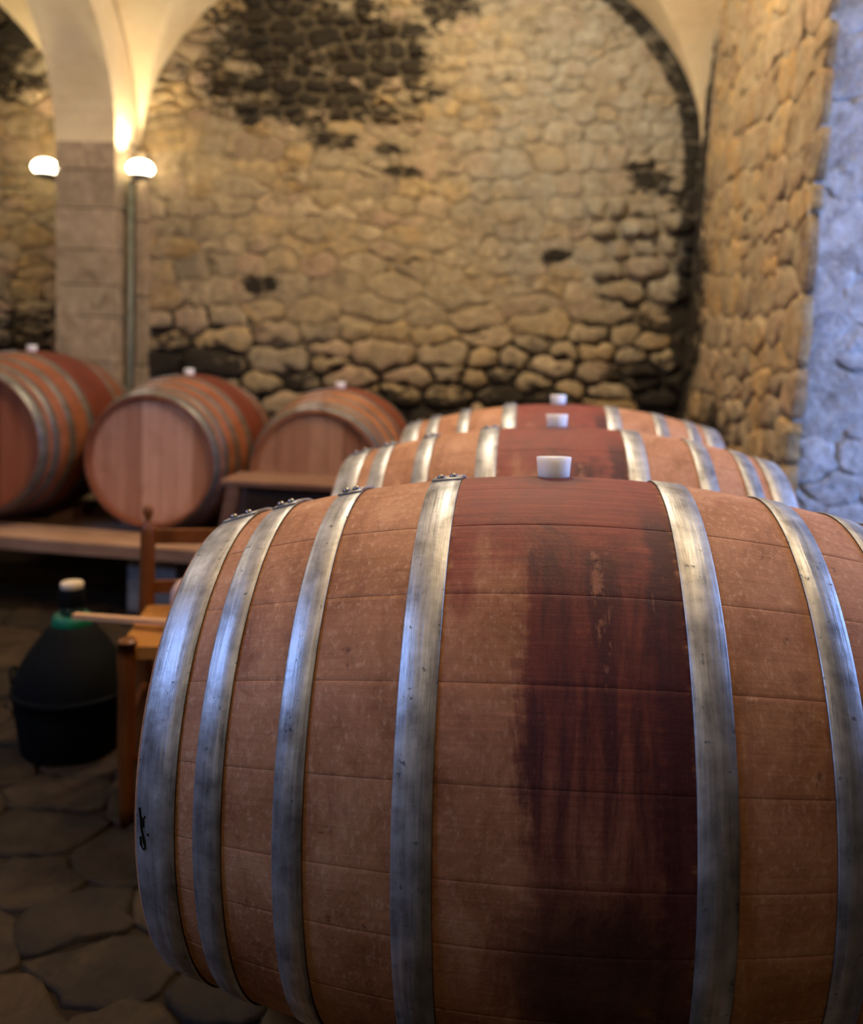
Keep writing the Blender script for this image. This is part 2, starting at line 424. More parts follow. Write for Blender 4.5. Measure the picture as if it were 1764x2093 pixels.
n = N('black_ink')
M_INK = n.out(lin(12, 11, 12), 0.7, 0, 0.2)

def plain_wood(name, a, b, c, sx=1.6, rough=0.6, axis=0):
    n = N(name)
    s = [9.0, 9.0, 9.0]
    s[axis] = 0.9
    g = n.noise(n.scale(n.obj, tuple(s)), 4.0, 5, 0.62, 0.4)
    cl = n.noise(n.obj, 5, 4)
    col = n.ramp(n.math('ADD', n.math('MULTIPLY', g, 0.65), n.math('MULTIPLY', cl, 0.35)), [(0.3, a), (0.5, b), (0.7, c)])
    n.bump(g, 0.2, 0.004)
    return n.out(col, rough, 0, 0.3)
M_BEAM = plain_wood('weathered_plank', lin(120, 88, 66), lin(164, 128, 102), lin(190, 156, 132))
M_RAIL = plain_wood('rail_timber', lin(116, 80, 40), lin(150, 108, 58), lin(176, 132, 78), axis=1)
M_CHAIR = plain_wood('varnished_chair_wood', lin(78, 40, 14), lin(112, 62, 24), lin(140, 82, 34), axis=2, rough=0.4)
M_TABLE = plain_wood('old_table_wood', lin(84, 58, 44), lin(120, 86, 66), lin(146, 108, 86))
M_APRON = plain_wood('dark_apron_wood', lin(34, 22, 15), lin(48, 32, 22), lin(62, 42, 28))
M_STICK = plain_wood('bare_lath_wood', lin(180, 132, 92), lin(206, 160, 116), lin(222, 180, 136))
n = N('rush_weave')
w = n.new('ShaderNodeTexWave', wave_type='BANDS', bands_direction='X')
w.inputs['Scale'].default_value = 55
w.inputs['Distortion'].default_value = 1.5
n.t.links.new(n.obj, w.inputs['Vector'])
n.bump(w.outputs[1], 0.6, 0.006)
M_RUSH = n.out(n.ramp(w.outputs[1], [(0.2, lin(150, 92, 34)), (0.7, lin(206, 140, 62))]), 0.75, 0, 0.25)
n = N('concrete_block')
n.bump(n.noise(n.obj, 40, 4), 0.4, 0.01)
M_BLOCK = n.out(n.ramp(n.noise(n.obj, 14, 5), [(0.3, lin(104, 106, 110)), (0.7, lin(140, 142, 146))]), 0.9, 0, 0.2)
n = N('black_plastic')
M_BLACK = n.out(n.ramp(n.noise(n.obj, 12, 3), [(0.3, lin(9, 10, 10)), (0.7, lin(16, 17, 16))]), 0.8, 0, 0.12)
n = N('dark_green_glass')
M_GLASS = n.out((0.012, 0.035, 0.022), 0.2, 0, 0.5)
n.b.inputs['Coat Weight'].default_value = 0.2
n = N('green_plastic')
M_GREEN = n.out(n.ramp(n.noise(n.obj, 20, 3), [(0.3, lin(8, 92, 62)), (0.7, lin(14, 118, 80))]), 0.5, 0, 0.4)
n = N('cork')
M_CORK = n.out(n.ramp(n.noise(n.obj, 60, 4), [(0.3, lin(196, 172, 136)), (0.7, lin(226, 208, 176))]), 0.85, 0, 0.2)
n = N('painted_conduit')
M_PIPE = n.out(n.ramp(n.noise(n.obj, 14, 4), [(0.3, lin(104, 108, 92)), (0.7, lin(130, 132, 114))]), 0.5, 0.1, 0.4)
n = N('pale_earthenware')
M_CLAY = n.out(n.ramp(n.noise(n.obj, 12, 4), [(0.3, lin(196, 160, 142)), (0.7, lin(222, 192, 176))]), 0.6, 0, 0.3)
n = N('lamp_housing')
M_HOUSING = n.out(lin(150, 150, 148), 0.45, 0.5, 0.4)
n = N('lamp_glass_lit')
n.b.inputs['Emission Color'].default_value = (1.0, 0.86, 0.56, 1)
n.b.inputs['Emission Strength'].default_value = 14
M_LIT = n.out((0.9, 0.9, 0.85), 0.3)
n = N('frame_paint')
M_FRAME = n.out(lin(70, 62, 54), 0.6)

# ------------------------------------------------------------------ rubble masonry
def clip(poly, a, b, c):
    out = []
    for i in range(len(poly)):
        p, q = poly[i], poly[(i + 1) % len(poly)]
        dp, dq = a * p[0] + b * p[1] - c, a * q[0] + b * q[1] - c
        if dp <= 0: out.append(p)
        if (dp < 0 < dq) or (dq < 0 < dp):
            t = dp / (dp - dq)
            out.append((p[0] + t * (q[0] - p[0]), p[1] + t * (q[1] - p[1])))
    return out
def cells(u0, u1, v0, v1, size, inside, seed, aniso=1.7, tries=9000):
    """irregular stones: darts of varying size, then Voronoi cells; u is along the courses"""
    rg = random.Random(seed)
    pts = []
    grid = {}
    if tries == 0:                                          # roughly coursed rubble
        v = v0
        while v < v1:
            h_ = size((u0 + u1) / 2, v) * rg.choice((.75, .9, 1.0, 1.2))
            u = u0 + rg.uniform(0, .2)
            while u < u1:
                w_ = size(u, v) * aniso * rg.choice((.6, .8, 1.0, 1.3, 1.7))
                vv = v + h_ * .5 + .05 * math.sin(u * 2.1 + v * 3) + rg.uniform(-.018, .018)
                if inside(u + w_ / 2, vv):
                    if rg.random() < .16 and h_ > .11:
                        for q in (-.25, .25): pts.append((u + w_ / 2 + rg.uniform(-.02, .02), vv + q * h_, h_ * .6))
                    else:
                        pts.append((u + w_ / 2, vv, h_ * (w_ / (size(u, v) * aniso)) ** .5))
                u += w_
            v += h_
    for _ in range(tries):
        u, v = rg.uniform(u0, u1), rg.uniform(v0, v1)
        if not inside(u, v): continue
        r = size(u, v) * rg.choice((0.55, 0.7, 0.85, 1.0, 1.15, 1.45))
        ok = True
        gi, gj = int(u / 0.4), int(v / 0.4)
        for i in (-1, 0, 1):
            for j in (-1, 0, 1):
                for (a, b, rr) in grid.get((gi + i, gj + j), ()):
                    if math.hypot((a - u) / aniso, b - v) < 0.5 * (r + rr):
                        ok = False; break
                if not ok: break
            if not ok: break
        if ok:
            pts.append((u, v, r)); grid.setdefault((gi, gj), []).append((u, v, r))
    res = []
    for i, (u, v, r) in enumerate(pts):
        U, V = u / aniso, v
        R = r * 2.2
        poly = [(U - R, V - R), (U + R, V - R), (U + R, V + R), (U - R, V + R)]
        for j, (a, b, rr) in enumerate(pts):
            if i == j: continue
            dx, dy = a / aniso - U, b - V
            d = math.hypot(dx, dy)
            if d > R * 2.6: continue
            w_ = 0.5 + 0.32 * (r - rr) / (r + rr)
            poly = clip(poly, dx, dy, dx * (U + dx * w_) + dy * (V + dy * w_))
            if len(poly) < 3: break
        for A_ in ((1, 0, u1 / aniso), (-1, 0, -u0 / aniso), (0, 1, v1), (0, -1, -v0)):
            if len(poly) >= 3: poly = clip(poly, *A_)
        if len(poly) >= 3:
            res.append((u, v, r, [(p[0] * aniso, p[1]) for p in poly]))
    return res
def stone_mesh(name, poly, place, joint, height, rg, tint, crown=1.12):
    cx = sum(p[0] for p in poly) / len(poly); cy = sum(p[1] for p in poly) / len(poly)
    pts = []
    for i in range(len(poly)):                              # cut the corners once
        p, q = poly[i], poly[(i + 1) % len(poly)]
        if math.hypot(p[0] - q[0], p[1] - q[1]) < 0.008: 
            pts.append(((p[0] + q[0]) / 2, (p[1] + q[1]) / 2)); continue
        L_ = math.hypot(p[0] - q[0], p[1] - q[1])
        for t_ in ((.16, .5, .84) if L_ > .09 else (.2, .8)):
            w_ = L_ * .13 if t_ == .5 else L_ * .08
            pts.append((p[0] * (1 - t_) + q[0] * t_ + rg.uniform(-w_, w_), p[1] * (1 - t_) + q[1] * t_ + rg.uniform(-w_, w_)))
    k = len(pts)
    if k < 3: return None
    def ring(inset, h, jit):
        out = []
        for (x, y) in pts:
            d = math.hypot(x - cx, y - cy) + 1e-6
            f = max(0.25, 1 - inset / d)
            out.append(place(cx + (x - cx) * f + rg.uniform(-jit, jit), cy + (y - cy) * f + rg.uniform(-jit, jit), h + rg.uniform(-jit, jit) * 0.8))
        return out
    v = ring(joint * .5, -0.02, 0) + ring(joint, height * .5, .003) + ring(joint + .010, height, .003) + ring(joint + .035, height * crown, .005) + [place(cx, cy, height * crown + rg.uniform(-.006, .004))]
    f = []
    for a in range(3):
        for i in range(k):
            j = (i + 1) % k
            f.append((a * k + i, a * k + j, (a + 1) * k + j, (a + 1) * k + i))
    for i in range(k): f.append((3 * k + i, 3 * k + (i + 1) % k, 4 * k))
    me = mesh_from(name, v, f, smooth=True)
    at = me.attributes.new('tint', 'FLOAT', 'POINT')
    at.data.foreach_set('value', [tint] * len(v))
    return me
def lay(parent, name, stuff_name, cl, place, mat, joint, height, seed, limit=295, seen=lambda u, v: True, crown=1.12):
    rg = random.Random(seed)
    big = [c for c in cl if seen(c[0], c[1])]
    big.sort(key=lambda c: -c[2])
    keep = set(id(c) for c in big[:limit])
    SV, SF, ST = [], [], []
    for c in cl:
        hh = height(c[0], c[1]) if callable(height) else height
        jj = joint(c[0], c[1]) if callable(joint) else joint
        me = stone_mesh(name, c[3], place, jj, hh * rg.uniform(.5, 1.4), rg, rg.random(), crown)
        if me is None: continue
        if id(c) in keep:
            link(name, me, parent, mat)
        else:
            o = len(SV)
            SV += [tuple(v.co) for v in me.vertices]
            SF += [tuple(i + o for i in p.vertices) for p in me.polygons]
            ST += [me.attributes['tint'].data[0].value] * len(me.vertices)
            bpy.data.meshes.remove(me)
    if SV:
        me = mesh_from(stuff_name, SV, SF, smooth=True)
        me.attributes.new('tint', 'FLOAT', 'POINT').data.foreach_set('value', ST)
        link(stuff_name, me, parent, mat)['kind'] = 'stuff'
def wall_sheet(name, u0, u1, v0, v1, place, mat, amp, step=0.06, seed=1):
    rg = random.Random(seed)
    nu, nv = max(2, int((u1 - u0) / step)), max(2, int((v1 - v0) / step))
    V = [place(u0 + (u1 - u0) * i / nu, v0 + (v1 - v0) * j / nv, rg.uniform(-amp, amp)) for j in range(nv + 1) for i in range(nu + 1)]
    F = [(j * (nu + 1) + i, j * (nu + 1) + i + 1, (j + 1) * (nu + 1) + i + 1, (j + 1) * (nu + 1) + i) for j in range(nv) for i in range(nu)]
    return link(name, mesh_from(name, V, F, smooth=True), None, mat)

# vault geometry: groin bays sprung from z = ZS
ZS, VB = 2.15, 1.17
BAYX = [(-0.70, 1.545), (-4.17, 1.545)]                     # centre and half span of the bays along x
BAYY = [(3.42, 1.55), (0.02, 1.55), (-3.3, 1.45)]
def arc(t): return math.sqrt(max(0.0, 1 - t * t))
def lunette(x, cx=None):
    return max(ZS + VB * arc((x - c) / a) if abs(x - c) < a else ZS for c, a in BAYX)

# ---- back wall (stone lunettes under the vault)
YB = 5.0
place_back = lambda u, v, h: (u, YB - h, v)
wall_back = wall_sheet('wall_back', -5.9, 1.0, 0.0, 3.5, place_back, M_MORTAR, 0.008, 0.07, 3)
tag(wall_back, 'rubble stone back wall blackened under the vault', kind='structure')
def size_back(u, v):
    s = 0.118
    if u > -0.5 and v > 1.55: s = 0.088
    if v < 1.35: s = 0.135
    if u < -2.3: s = 0.125
    if -2.1 < u < -0.5 and v > 2.25: s = 0.072
    return s
def in_back(u, v):
    if -2.60 < u < -2.24: return False
    return v < lunette(u) + 0.03 and v > 0.30
cl = cells(-4.2, 0.84, 0.3, 3.3, size_back, in_back, 11, aniso=1.75, tries=0)
rough_zone = lambda u, v: min(1.0, max(0.0, (1.35 - v) / 0.4)) if v < 1.35 else (1.0 if (u > 0.3 and v < 1.9) else (0.6 if (u < -0.7 and v > 2.35) else 0.0))
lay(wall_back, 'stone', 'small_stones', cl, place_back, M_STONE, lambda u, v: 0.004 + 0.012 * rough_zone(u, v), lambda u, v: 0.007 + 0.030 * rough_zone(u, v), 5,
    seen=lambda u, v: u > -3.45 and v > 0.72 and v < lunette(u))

# ---- right wall with a broken end, then the limewashed reveal of the doorway
XR = 0.84
place_right = lambda u, v, h: (XR - h + 0.012 * (2.15 - v) * -1, u, v)
wall_right = wall_sheet('wall_right', 2.88, 5.05, 0.0, 3.5, place_right, M_MORTAR, 0.010, 0.07, 4)
tag(wall_right, 'ochre rubble stone wall on the right, running back to the dark corner', kind='structure')
cl = cells(2.86, 4.95, 0.3, 3.35, lambda u, v: 0.135, lambda u, v: True, 21, aniso=1.5, tries=0)
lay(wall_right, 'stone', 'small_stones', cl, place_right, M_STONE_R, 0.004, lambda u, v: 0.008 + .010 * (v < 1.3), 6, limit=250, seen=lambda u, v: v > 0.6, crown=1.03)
# reveal runs from the wall's end towards +x, turned a little to the viewer
RX0, RY0, RX1, RY1 = XR + 0.0, 2.90, 2.3, 2.62
rl = math.hypot(RX1 - RX0, RY1 - RY0)
rdx, rdy = (RX1 - RX0) / rl, (RY1 - RY0) / rl
place_rev = lambda u, v, h: (RX0 + rdx * u + rdy * h + 0.012 * (v - 2.15), RY0 + rdy * u - rdx * h, v)
wall_reveal = wall_sheet('wall_doorway', 0.0, rl, 0.0, 3.5, place_rev, M_LIME, 0.012, 0.05, 5)
tag(wall_reveal, 'limewashed stone reveal lit blue by daylight', kind='structure')
cl = cells(0.0, 0.75, 0.3, 3.35, lambda u, v: 0.15, lambda u, v: True, 31, aniso=1.5)
lay(wall_reveal, 'stone', 'small_stones', cl, place_rev, M_LIME, 0.002, lambda u, v: 0.004, 8, limit=120, seen=lambda u, v: u < 0.35, crown=1.1)

n = N('dark_masonry')
M_DARK_MASONRY = n.out(n.ramp(n.noise(n.obj, 6, 5), [(0.3, lin(62, 50, 38)), (0.7, lin(92, 76, 56))]), 0.95, 0, 0.15)  # unseen walls kept dark to lower the bounced light
# ---- plain outer walls behind and beside the viewer, with their openings
def wall_box(name, c, s, mat=M_DARK_MASONRY, label=None):
    return tag(box_obj(name, c, s, mat, bevel=0.0), label, kind='structure')
wl = empty('wall_left', label='left cellar wall with a window', kind='structure')
for c, s in (((-3.15, -2.70, 1.75), (.5, 4.6, 3.5)), ((-3.15, 1.45, 1.75), (.5, .8, 3.5)), ((-3.15, 0.3, .95), (.5, 1.5, 1.9)), ((-3.15, 0.3, 3.2), (.5, 1.5, .6)), ((-5.8, 3.2, 1.75), (.4, 4.6, 3.5)), ((-4.5, 1.6, 1.75), (2.3, .4, 3.5))):
    box_obj('masonry', c, s, M_DARK_MASONRY, wl, bevel=0)
wn = empty('window_1', kind='structure', label='wooden window frame in the left wall')
for c, s in (((-2.95, -.42, 2.4), (.07, .07, 1.0)), ((-2.95, 1.02, 2.4), (.07, .07, 1.0)), ((-2.95, 0.3, 1.935), (.07, 1.5, .07)), ((-2.95, 0.3, 2.865), (.07, 1.5, .07))):
    box_obj('window_frame', c, s, M_FRAME, wn, bevel=.004)
wall_box('wall_front', (-.7, -5.2, 1.75), (6.0, .5, 3.5), label='cellar wall behind the viewer')
wr = empty('wall_right_near', kind='structure', label='right cellar wall beside the viewer with a doorway')
for c, s in (((1.95, -2.3, 1.75), (.5, 5.8, 3.5)), ((2.9, 1.7, 1.75), (.2, 2.6, 3.5)), ((2.9, 1.75, 3.0), (1.4, 2.3, 1.0))):
    box_obj('masonry', c, s, M_DARK_MASONRY, wr, bevel=0)

# ---- ceiling: groin vault bays
def vault_mesh():
    V, F = [], []
    ys = sorted(set([round(4.97 - i * 0.022, 3) for i in range(450)] + [4.97]))
    ys = [y for y in ys if y > -4.9]
    for (cx, a), (xa, xb) in zip(BAYX, ((-2.26, 2.35), (-5.75, -2.60))):
        xs = [xa + (xb - xa) * i / 190 for i in range(191)]
        o = len(V)
        for y in ys:
            fy = 0.0
            for c, b in BAYY:
                if abs(y - c) < b: fy = max(fy, arc((y - c) / b))
            for x in xs:
                fx = arc((x - cx) / a) if abs(x - cx) < a else 0.0
                V.append((x, y, ZS + VB * max(fx, fy)))
        nx = len(xs)
        for j in range(len(ys) - 1):
            for i in range(nx - 1):
                F.append((o + j * nx + i, o + (j + 1) * nx + i, o + (j + 1) * nx + i + 1, o + j * nx + i + 1))
    return mesh_from('ceiling', V, F, smooth=False)
ceiling = tag(link('ceiling', vault_mesh(), None, M_PLASTER), 'pale plastered groin vault', kind='structure')
so = ceiling.modifiers.new('thickness', 'SOLIDIFY')
so.thickness = 0.12
so.offset = -1.0

# transverse arch band between the two bays, flush with the pillar's front
def band(x0, x1, name):
    V, F = [], []
    ns = 48
    cy, ry, b = 3.25, 1.45, VB - 0.10
    for i in range(ns + 1):
        t = PI * i / ns
        y, z = cy + ry * math.cos(t), ZS - 0.02 + b * math.sin(t)
        y2, z2 = cy + (ry + .3) * math.cos(t), ZS - 0.02 + (b + .22) * math.sin(t)
        V += [(x0, y, z), (x1, y, z), (x1, y2, z2), (x0, y2, z2)]
    for i in range(ns):
        for k in range(4):
            F.append((i * 4 + k, (i + 1) * 4 + k, (i + 1) * 4 + (k + 1) % 4, i * 4 + (k + 1) % 4))
    F += [(0, 1, 2, 3), (ns * 4 + 3, ns * 4 + 2, ns * 4 + 1, ns * 4)]
    me = mesh_from(name, V, F)
    return tag(link(name, me, None, M_PLASTER), 'plastered transverse arch rising from the pillar', kind='structure')
band(-2.61, -2.27, 'trim_1')

# ---- engaged pillar of ashlar blocks between the two lunettes
pil = empty('pillar', (-2.44, 4.85, 0), label='square ashlar pillar against the back wall between two lamps', kind='structure')
zs_ = [0.0, .42, .71, .83, .95, 1.20, 1.37, 1.56, 1.78, 1.985, 2.14]
for a, b in zip(zs_[:-1], zs_[1:]):
    g = rng.uniform(-.006, .006)
    o = box_obj('stone', (g * .5, .02, (a + b) / 2), (.334 + g, .34, b - a - .006), M_ASHLAR, pil, bevel=.008)
    o.data.attributes.new('tint', 'FLOAT', 'POINT').data.foreach_set('value', [rng.random()] * len(o.data.vertices))
box_obj('capital', (0, .03, 2.15), (.345, .33, .03), M_ASHLAR, pil, bevel=.006)
for a, b in ((0, .55), (.56, .93), (.94, 1.32), (1.33, 1.74), (1.75, 2.12)):
    o = box_obj('corner_stone', (.215, .12, (a + b) / 2), (.055 + rng.uniform(-.008, .008), .12, b - a), M_ASHLAR, pil, bevel=.008)
    o.data.attributes.new('tint', 'FLOAT', 'POINT').data.foreach_set('value', [rng.random() * .7] * len(o.data.vertices))

# ---- floor
floor = wall_sheet('floor', -5.0, 3.2, -5.2, 5.2, lambda u, v, h: (u, v, h - .006), M_EARTH, .003, .12, 9)
tag(floor, 'uneven brown stone and earth cellar floor', kind='structure')
cl = cells(-2.6, 0.0, 0.9, 3.4, lambda u, v: 0.24, lambda u, v: True, 41, aniso=1.25)
lay(floor, 'flagstone', 'small_flagstones', cl, lambda u, v, h: (u, v, h), M_FLOOR, .003, .004, 10, limit=200, crown=1.05)

# ------------------------------------------------------------------ barrels
BR, BK, BL = 0.3588, 0.3551, 0.450                           # bilge radius, profile curvature, half length
def prof(x): return BR - BK * x * x
HOOPS = [(-.4468, -.3988, 88.5), (-.3765, -.3437, 88.5), (-.2858, -.2535, 88.0), (-.1617, -.1211, 89.5),
         (.1294, .1686, 110), (.262, .2972, 112), (.3514, .3835, 112), (.4000, .4468, 112)]
def stave_mesh(a0, a1, jit):
    g, e = 0.00012 / BR, 0.0007 / BR
    angs = [(a0 + g, -.00025), (a0 + g + e, 0), (a0 * .94 + a1 * .06, 0), (a0 * .75 + a1 * .25, .0001), ((a0 + a1) / 2, .0001), (a0 * .25 + a1 * .75, .0001), (a0 * .06 + a1 * .94, 0), (a1 - g - e, 0), (a1 - g, -.00025), (a1 - g, -.026), (a0 + g, -.026)]
    V, F = [], []
    ns = 26
    for i in range(ns + 1):
        x = -BL + 2 * BL * i / ns
        for a, d in angs:
            if d < -.02 and i in (0, ns): d = -.010
            r = prof(x) + d + jit
            V.append((x, -r * math.cos(a), r * math.sin(a)))
    k = len(angs)
    for i in range(ns):
        for j in range(k):
            F.append((i * k + j, i * k + (j + 1) % k, (i + 1) * k + (j + 1) % k, (i + 1) * k + j))
    F += [tuple(range(k))[::-1], tuple(ns * k + j for j in range(k))]
    me = mesh_from('stave', V, F)
    me.polygons.foreach_set('use_smooth', [(0 < (f % k) < 7) if f < ns * k else False for f in range(len(F))])
    return me
def hoop_mesh(x0, x1, th=0.0024, a0=0.0, a1=2 * PI, lift=0.0003, seg=120):
    V, F, M = [], [], []
    full = abs(a1 - a0 - 2 * PI) < 1e-6
    n_ = seg if full else seg + 1
    r0, r1 = prof(x0) + lift, prof(x1) + lift
    rm = prof((x0 + x1) / 2) + lift
    bv = 0.0007
    sec = [(x0, r0), (x0, r0 + th - bv), (x0 + bv, r0 + th), ((x0 + x1) / 2, rm + th), (x1 - bv, r1 + th), (x1, r1 + th - bv), (x1, r1)]
    k = len(sec)
    for i in range(n_):
        a = a0 + (a1 - a0) * i / seg
        for x, r in sec:
            V.append((x, -r * math.cos(a), r * math.sin(a)))
    for i in range(seg):
        i2 = (i + 1) % n_
        for j in range(k):
            F.append((i * k + j, i2 * k + j, i2 * k + (j + 1) % k, i * k + (j + 1) % k))
            M.append(1 if j in (0, 5, 6) else 0)
    if not full:
        F += [tuple(range(k)), tuple((n_ - 1) * k + j for j in range(k))[::-1]]
        M = [0] * len(F)
    me = mesh_from('hoop', V, F, smooth=False, mats=M)
    me.polygons.foreach_set('use_smooth', [(q < seg * k and q % k in (2, 3)) for q in range(len(F))])
    return me
rivet_bm = bmesh.new()
lathe(rivet_bm, [(.0052, -.001), (.0052, .0016), (.0046, .0034), (.003, .0048), (0, .0052)], 14)
rivet_me = bpy.data.meshes.new('rivet')
rivet_bm.to_mesh(rivet_me)
rivet_bm.free()
rivet_me.materials.append(M_RIVET)
rivet_me.polygons.foreach_set('use_smooth', [True] * len(rivet_me.polygons))

def make_barrel(wood):
    root = empty('wine_barrel')
    rg = random.Random(5 if wood is M_WOOD_A else 9)
    ws = [rg.uniform(.75, 1.3) for _ in range(26)]
    tot = sum(ws)
    a = 0.06
    for w_ in ws:
        a1 = a + 2 * PI * w_ / tot
        link('stave', stave_mesh(a, a1, rg.uniform(-.0002, .0002)), root, wood)
        a = a1
    for hx0, hx1, lap in HOOPS:
        h = link('hoop', hoop_mesh(hx0, hx1), root, M_HOOP)
        h.data.materials.append(M_EDGE)
        la = math.radians(lap)
        l = link('hoop_lap', hoop_mesh(hx0 + .0005, hx1 - .0005, .0022, la, la + .36, .0030, 16), h, M_HOOP)
        l.data.materials.append(M_EDGE)
        for k in (-1, 1):
            xx = (hx0 + hx1) / 2 + k * (hx1 - hx0) * .2
            aa = la + .035 + (.012 if k > 0 else 0)
            rr = prof(xx) + .0050
            rv = link('rivet', rivet_me, h)
            nrm = Vector((2 * BK * xx, -math.cos(aa), math.sin(aa))).normalized()
            rv.location = (xx, -rr * math.cos(aa), rr * math.sin(aa))
            rv.rotation_euler = nrm.to_track_quat('Z', 'Y').to_euler()
    # the two heads: boards with open joints, chamfered into the croze
    for s in (-1, 1):
        R_ = prof(.41) - .0275
        cuts = [-R_, -.185, -.105, -.035, .045, .115, .19, R_]
        for c0, c1 in zip(cuts[:-1], cuts[1:]):
            bm = bmesh.new()
            pts = []
            y0, y1 = c0 + .0009, c1 - .0009
            nn = 8
            for i in range(nn + 1):
                y = y0 + (y1 - y0) * i / nn
                pts.append((y, math.sqrt(max(R_ * R_ - y * y, 1e-6))))
            out = [(y, z) for y, z in pts] + [(y, -z) for y, z in pts[::-1]]
            clean = []
            for q in out:
                if not clean or math.hypot(q[0] - clean[-1][0], q[1] - clean[-1][1]) > .003: clean.append(q)
            jx = rg.uniform(-.0006, .0006)
            A = [bm.verts.new((s * (.413 + jx), y, z)) for y, z in clean]
            B = [bm.verts.new((s * .39, y, z)) for y, z in clean]
            bm.faces.new(A); bm.faces.new(B[::-1])
            for i in range(len(A)):
                j = (i + 1) % len(A)
                bm.faces.new((A[i], A[j], B[j], B[i]))
            bm_obj('head_board', bm, M_HEAD, root)
    return root
def kids(o): return [c for c in bpy.data.objects if c.parent is o]
def copy_tree(o, parent=None):
    c = o.copy()
    C.objects.link(c)
    c.parent = parent
    for ch in kids(o): copy_tree(ch, c)
    return c
def tint(root, wood, head, metal=(1, 1, 1)):
    for ch in kids(root):
        if ch.name.startswith('stave'): ch.color = (*wood, 1)
        if ch.name.startswith('hoop'): ch.color = (*metal, 1)
        if ch.name.startswith('head_board'): ch.color = (*head, 1)
def place_barrel(o, loc, rot, s, label, group):
    o.location = loc; o.rotation_euler = rot; o.scale = (s, s, s)
    return tag(o, label, 'barrel', group)

TILT = math.radians(2.078)
AX, AY, AZ, ASP = 0.0495, 1.1657, CAM_Z - 0.5347, 0.7305
GA, GB = 'wine barrels lying in the near row', 'wine barrels lying along the back wall'
barrel_a = make_barrel(M_WOOD_A)
tint(barrel_a, (1, 1, 1), (1, 1, 1))
copies = [barrel_a, copy_tree(barrel_a), copy_tree(barrel_a)]
for i, lab in enumerate(('large wine-stained oak barrel filling the front with galvanised hoops',
                         'wine-stained oak barrel directly behind the nearest one, its upper third showing',
                         'third oak barrel of the row, only its crest showing by the back wall')):
    place_barrel(copies[i], (AX + .0234 * i, AY + ASP * i, AZ), (0, -TILT, 0), 1.0, lab, GA)
# handwriting in black marker on the near head hoop
mark_host = [c for c in kids(copies[0]) if c.name.startswith('hoop')][0]
strokes = [[(-.4425, 6.4), (-.4405, 4.2), (-.4395, 2.0), (-.4375, .3), (-.4360, -1.2)], [(-.4395, 4.5), (-.4372, 4.0), (-.4352, 4.9)], [(-.4375, 4.0), (-.4372, 2.6)],
           [(-.4385, 1.2), (-.4360, -.2), (-.4350, -1.9), (-.4375, -2.3), (-.4405, -1.3), (-.4408, .4)], [(-.4318, 1.4), (-.4308, 1.0)]]
bm = bmesh.new()
for st_ in strokes:
    pts = []
    for x_, ad in st_:
        a_ = math.radians(ad + 1.5)
        r_ = prof(-.4468) + (prof(-.3988) - prof(-.4468)) * (x_ + .4468) / .048 + .0029
        pts.append((x_, -r_ * math.cos(a_), r_ * math.sin(a_)))
    tube(bm, pts, .0011, 6)
bm_obj('marker_scrawl', bm, M_INK, mark_host)['label'] = 'black handwritten marker scrawl'

barrel_b = make_barrel(M_WOOD_B)
bcop = [barrel_b, copy_tree(barrel_b), copy_tree(barrel_b)]
spots = [((-2.300, 3.50, .648), 1.045, (.56, .38, .32), (.86, .50, .36), 'dark reddish oak barrel by the pillar, first of the back row, cut by the edge'),
         ((-1.571, 3.590, .593), .975, (.60, .42, .35), (1.42, 1.34, 1.32), 'oak barrel with a pale pinkish head, between two others in the back row'),
         ((-.864, 3.612, .562), .975, (.80, .62, .42), (.92, .74, .50), 'golden-brown oak barrel half hidden behind the low table')]
for o, (loc, s, cw, ch, lab) in zip(bcop, spots):
    tint(o, cw, ch, (.48, .46, .42))
    place_barrel(o, (loc[0], loc[1] + .415 * s, loc[2]), (0, 0, PI / 2), s, lab, GB)

# bungs
bm = bmesh.new()
lathe(bm, [(0, -.012), (.0205, -.012), (.0212, .002), (.0230, .0215), (.0234, .0242), (.0229, .0254), (.0218, .0258), (0, .0256)], 40)
bmesh.ops.recalc_face_normals(bm, faces=bm.faces)
bung_me = bpy.data.meshes.new('bung')
bm.to_mesh(bung_me)
bm.free()
bung_me.materials.append(M_BUNG)
bung_me.polygons.foreach_set('use_smooth', [True] * len(bung_me.polygons))
bl = ['white silicone bung standing on top of the large front barrel', 'white silicone bung on the second barrel of the near row', 'white silicone bung on the farthest barrel of the near row',
      'small pale bung on the pale-headed barrel by the conduit', 'small pale bung on the golden barrel behind the low table', 'small pale bung on the reddish barrel by the pillar']
k = 0
for i in range(3):
    b = link('bung', bung_me)
    bt = math.radians(5)
    b.location = (AX + .0234 * i - math.sin(TILT) * BR, AY + ASP * i + BR * math.sin(bt), AZ + math.cos(TILT) * BR * math.cos(bt) + .001)
    b.rotation_euler = (-bt, -TILT, 0)
    tag(b, bl[k], 'bung', 'white silicone bungs'); k += 1
for i in (1, 2, 0):
    loc, s = spots[i][0], spots[i][1]
    b = link('bung', bung_me)
    b.location = (loc[0], loc[1] + .415 * s, loc[2] + BR * s)
    tag(b, bl[k], 'bung', 'white silicone bungs'); k += 1

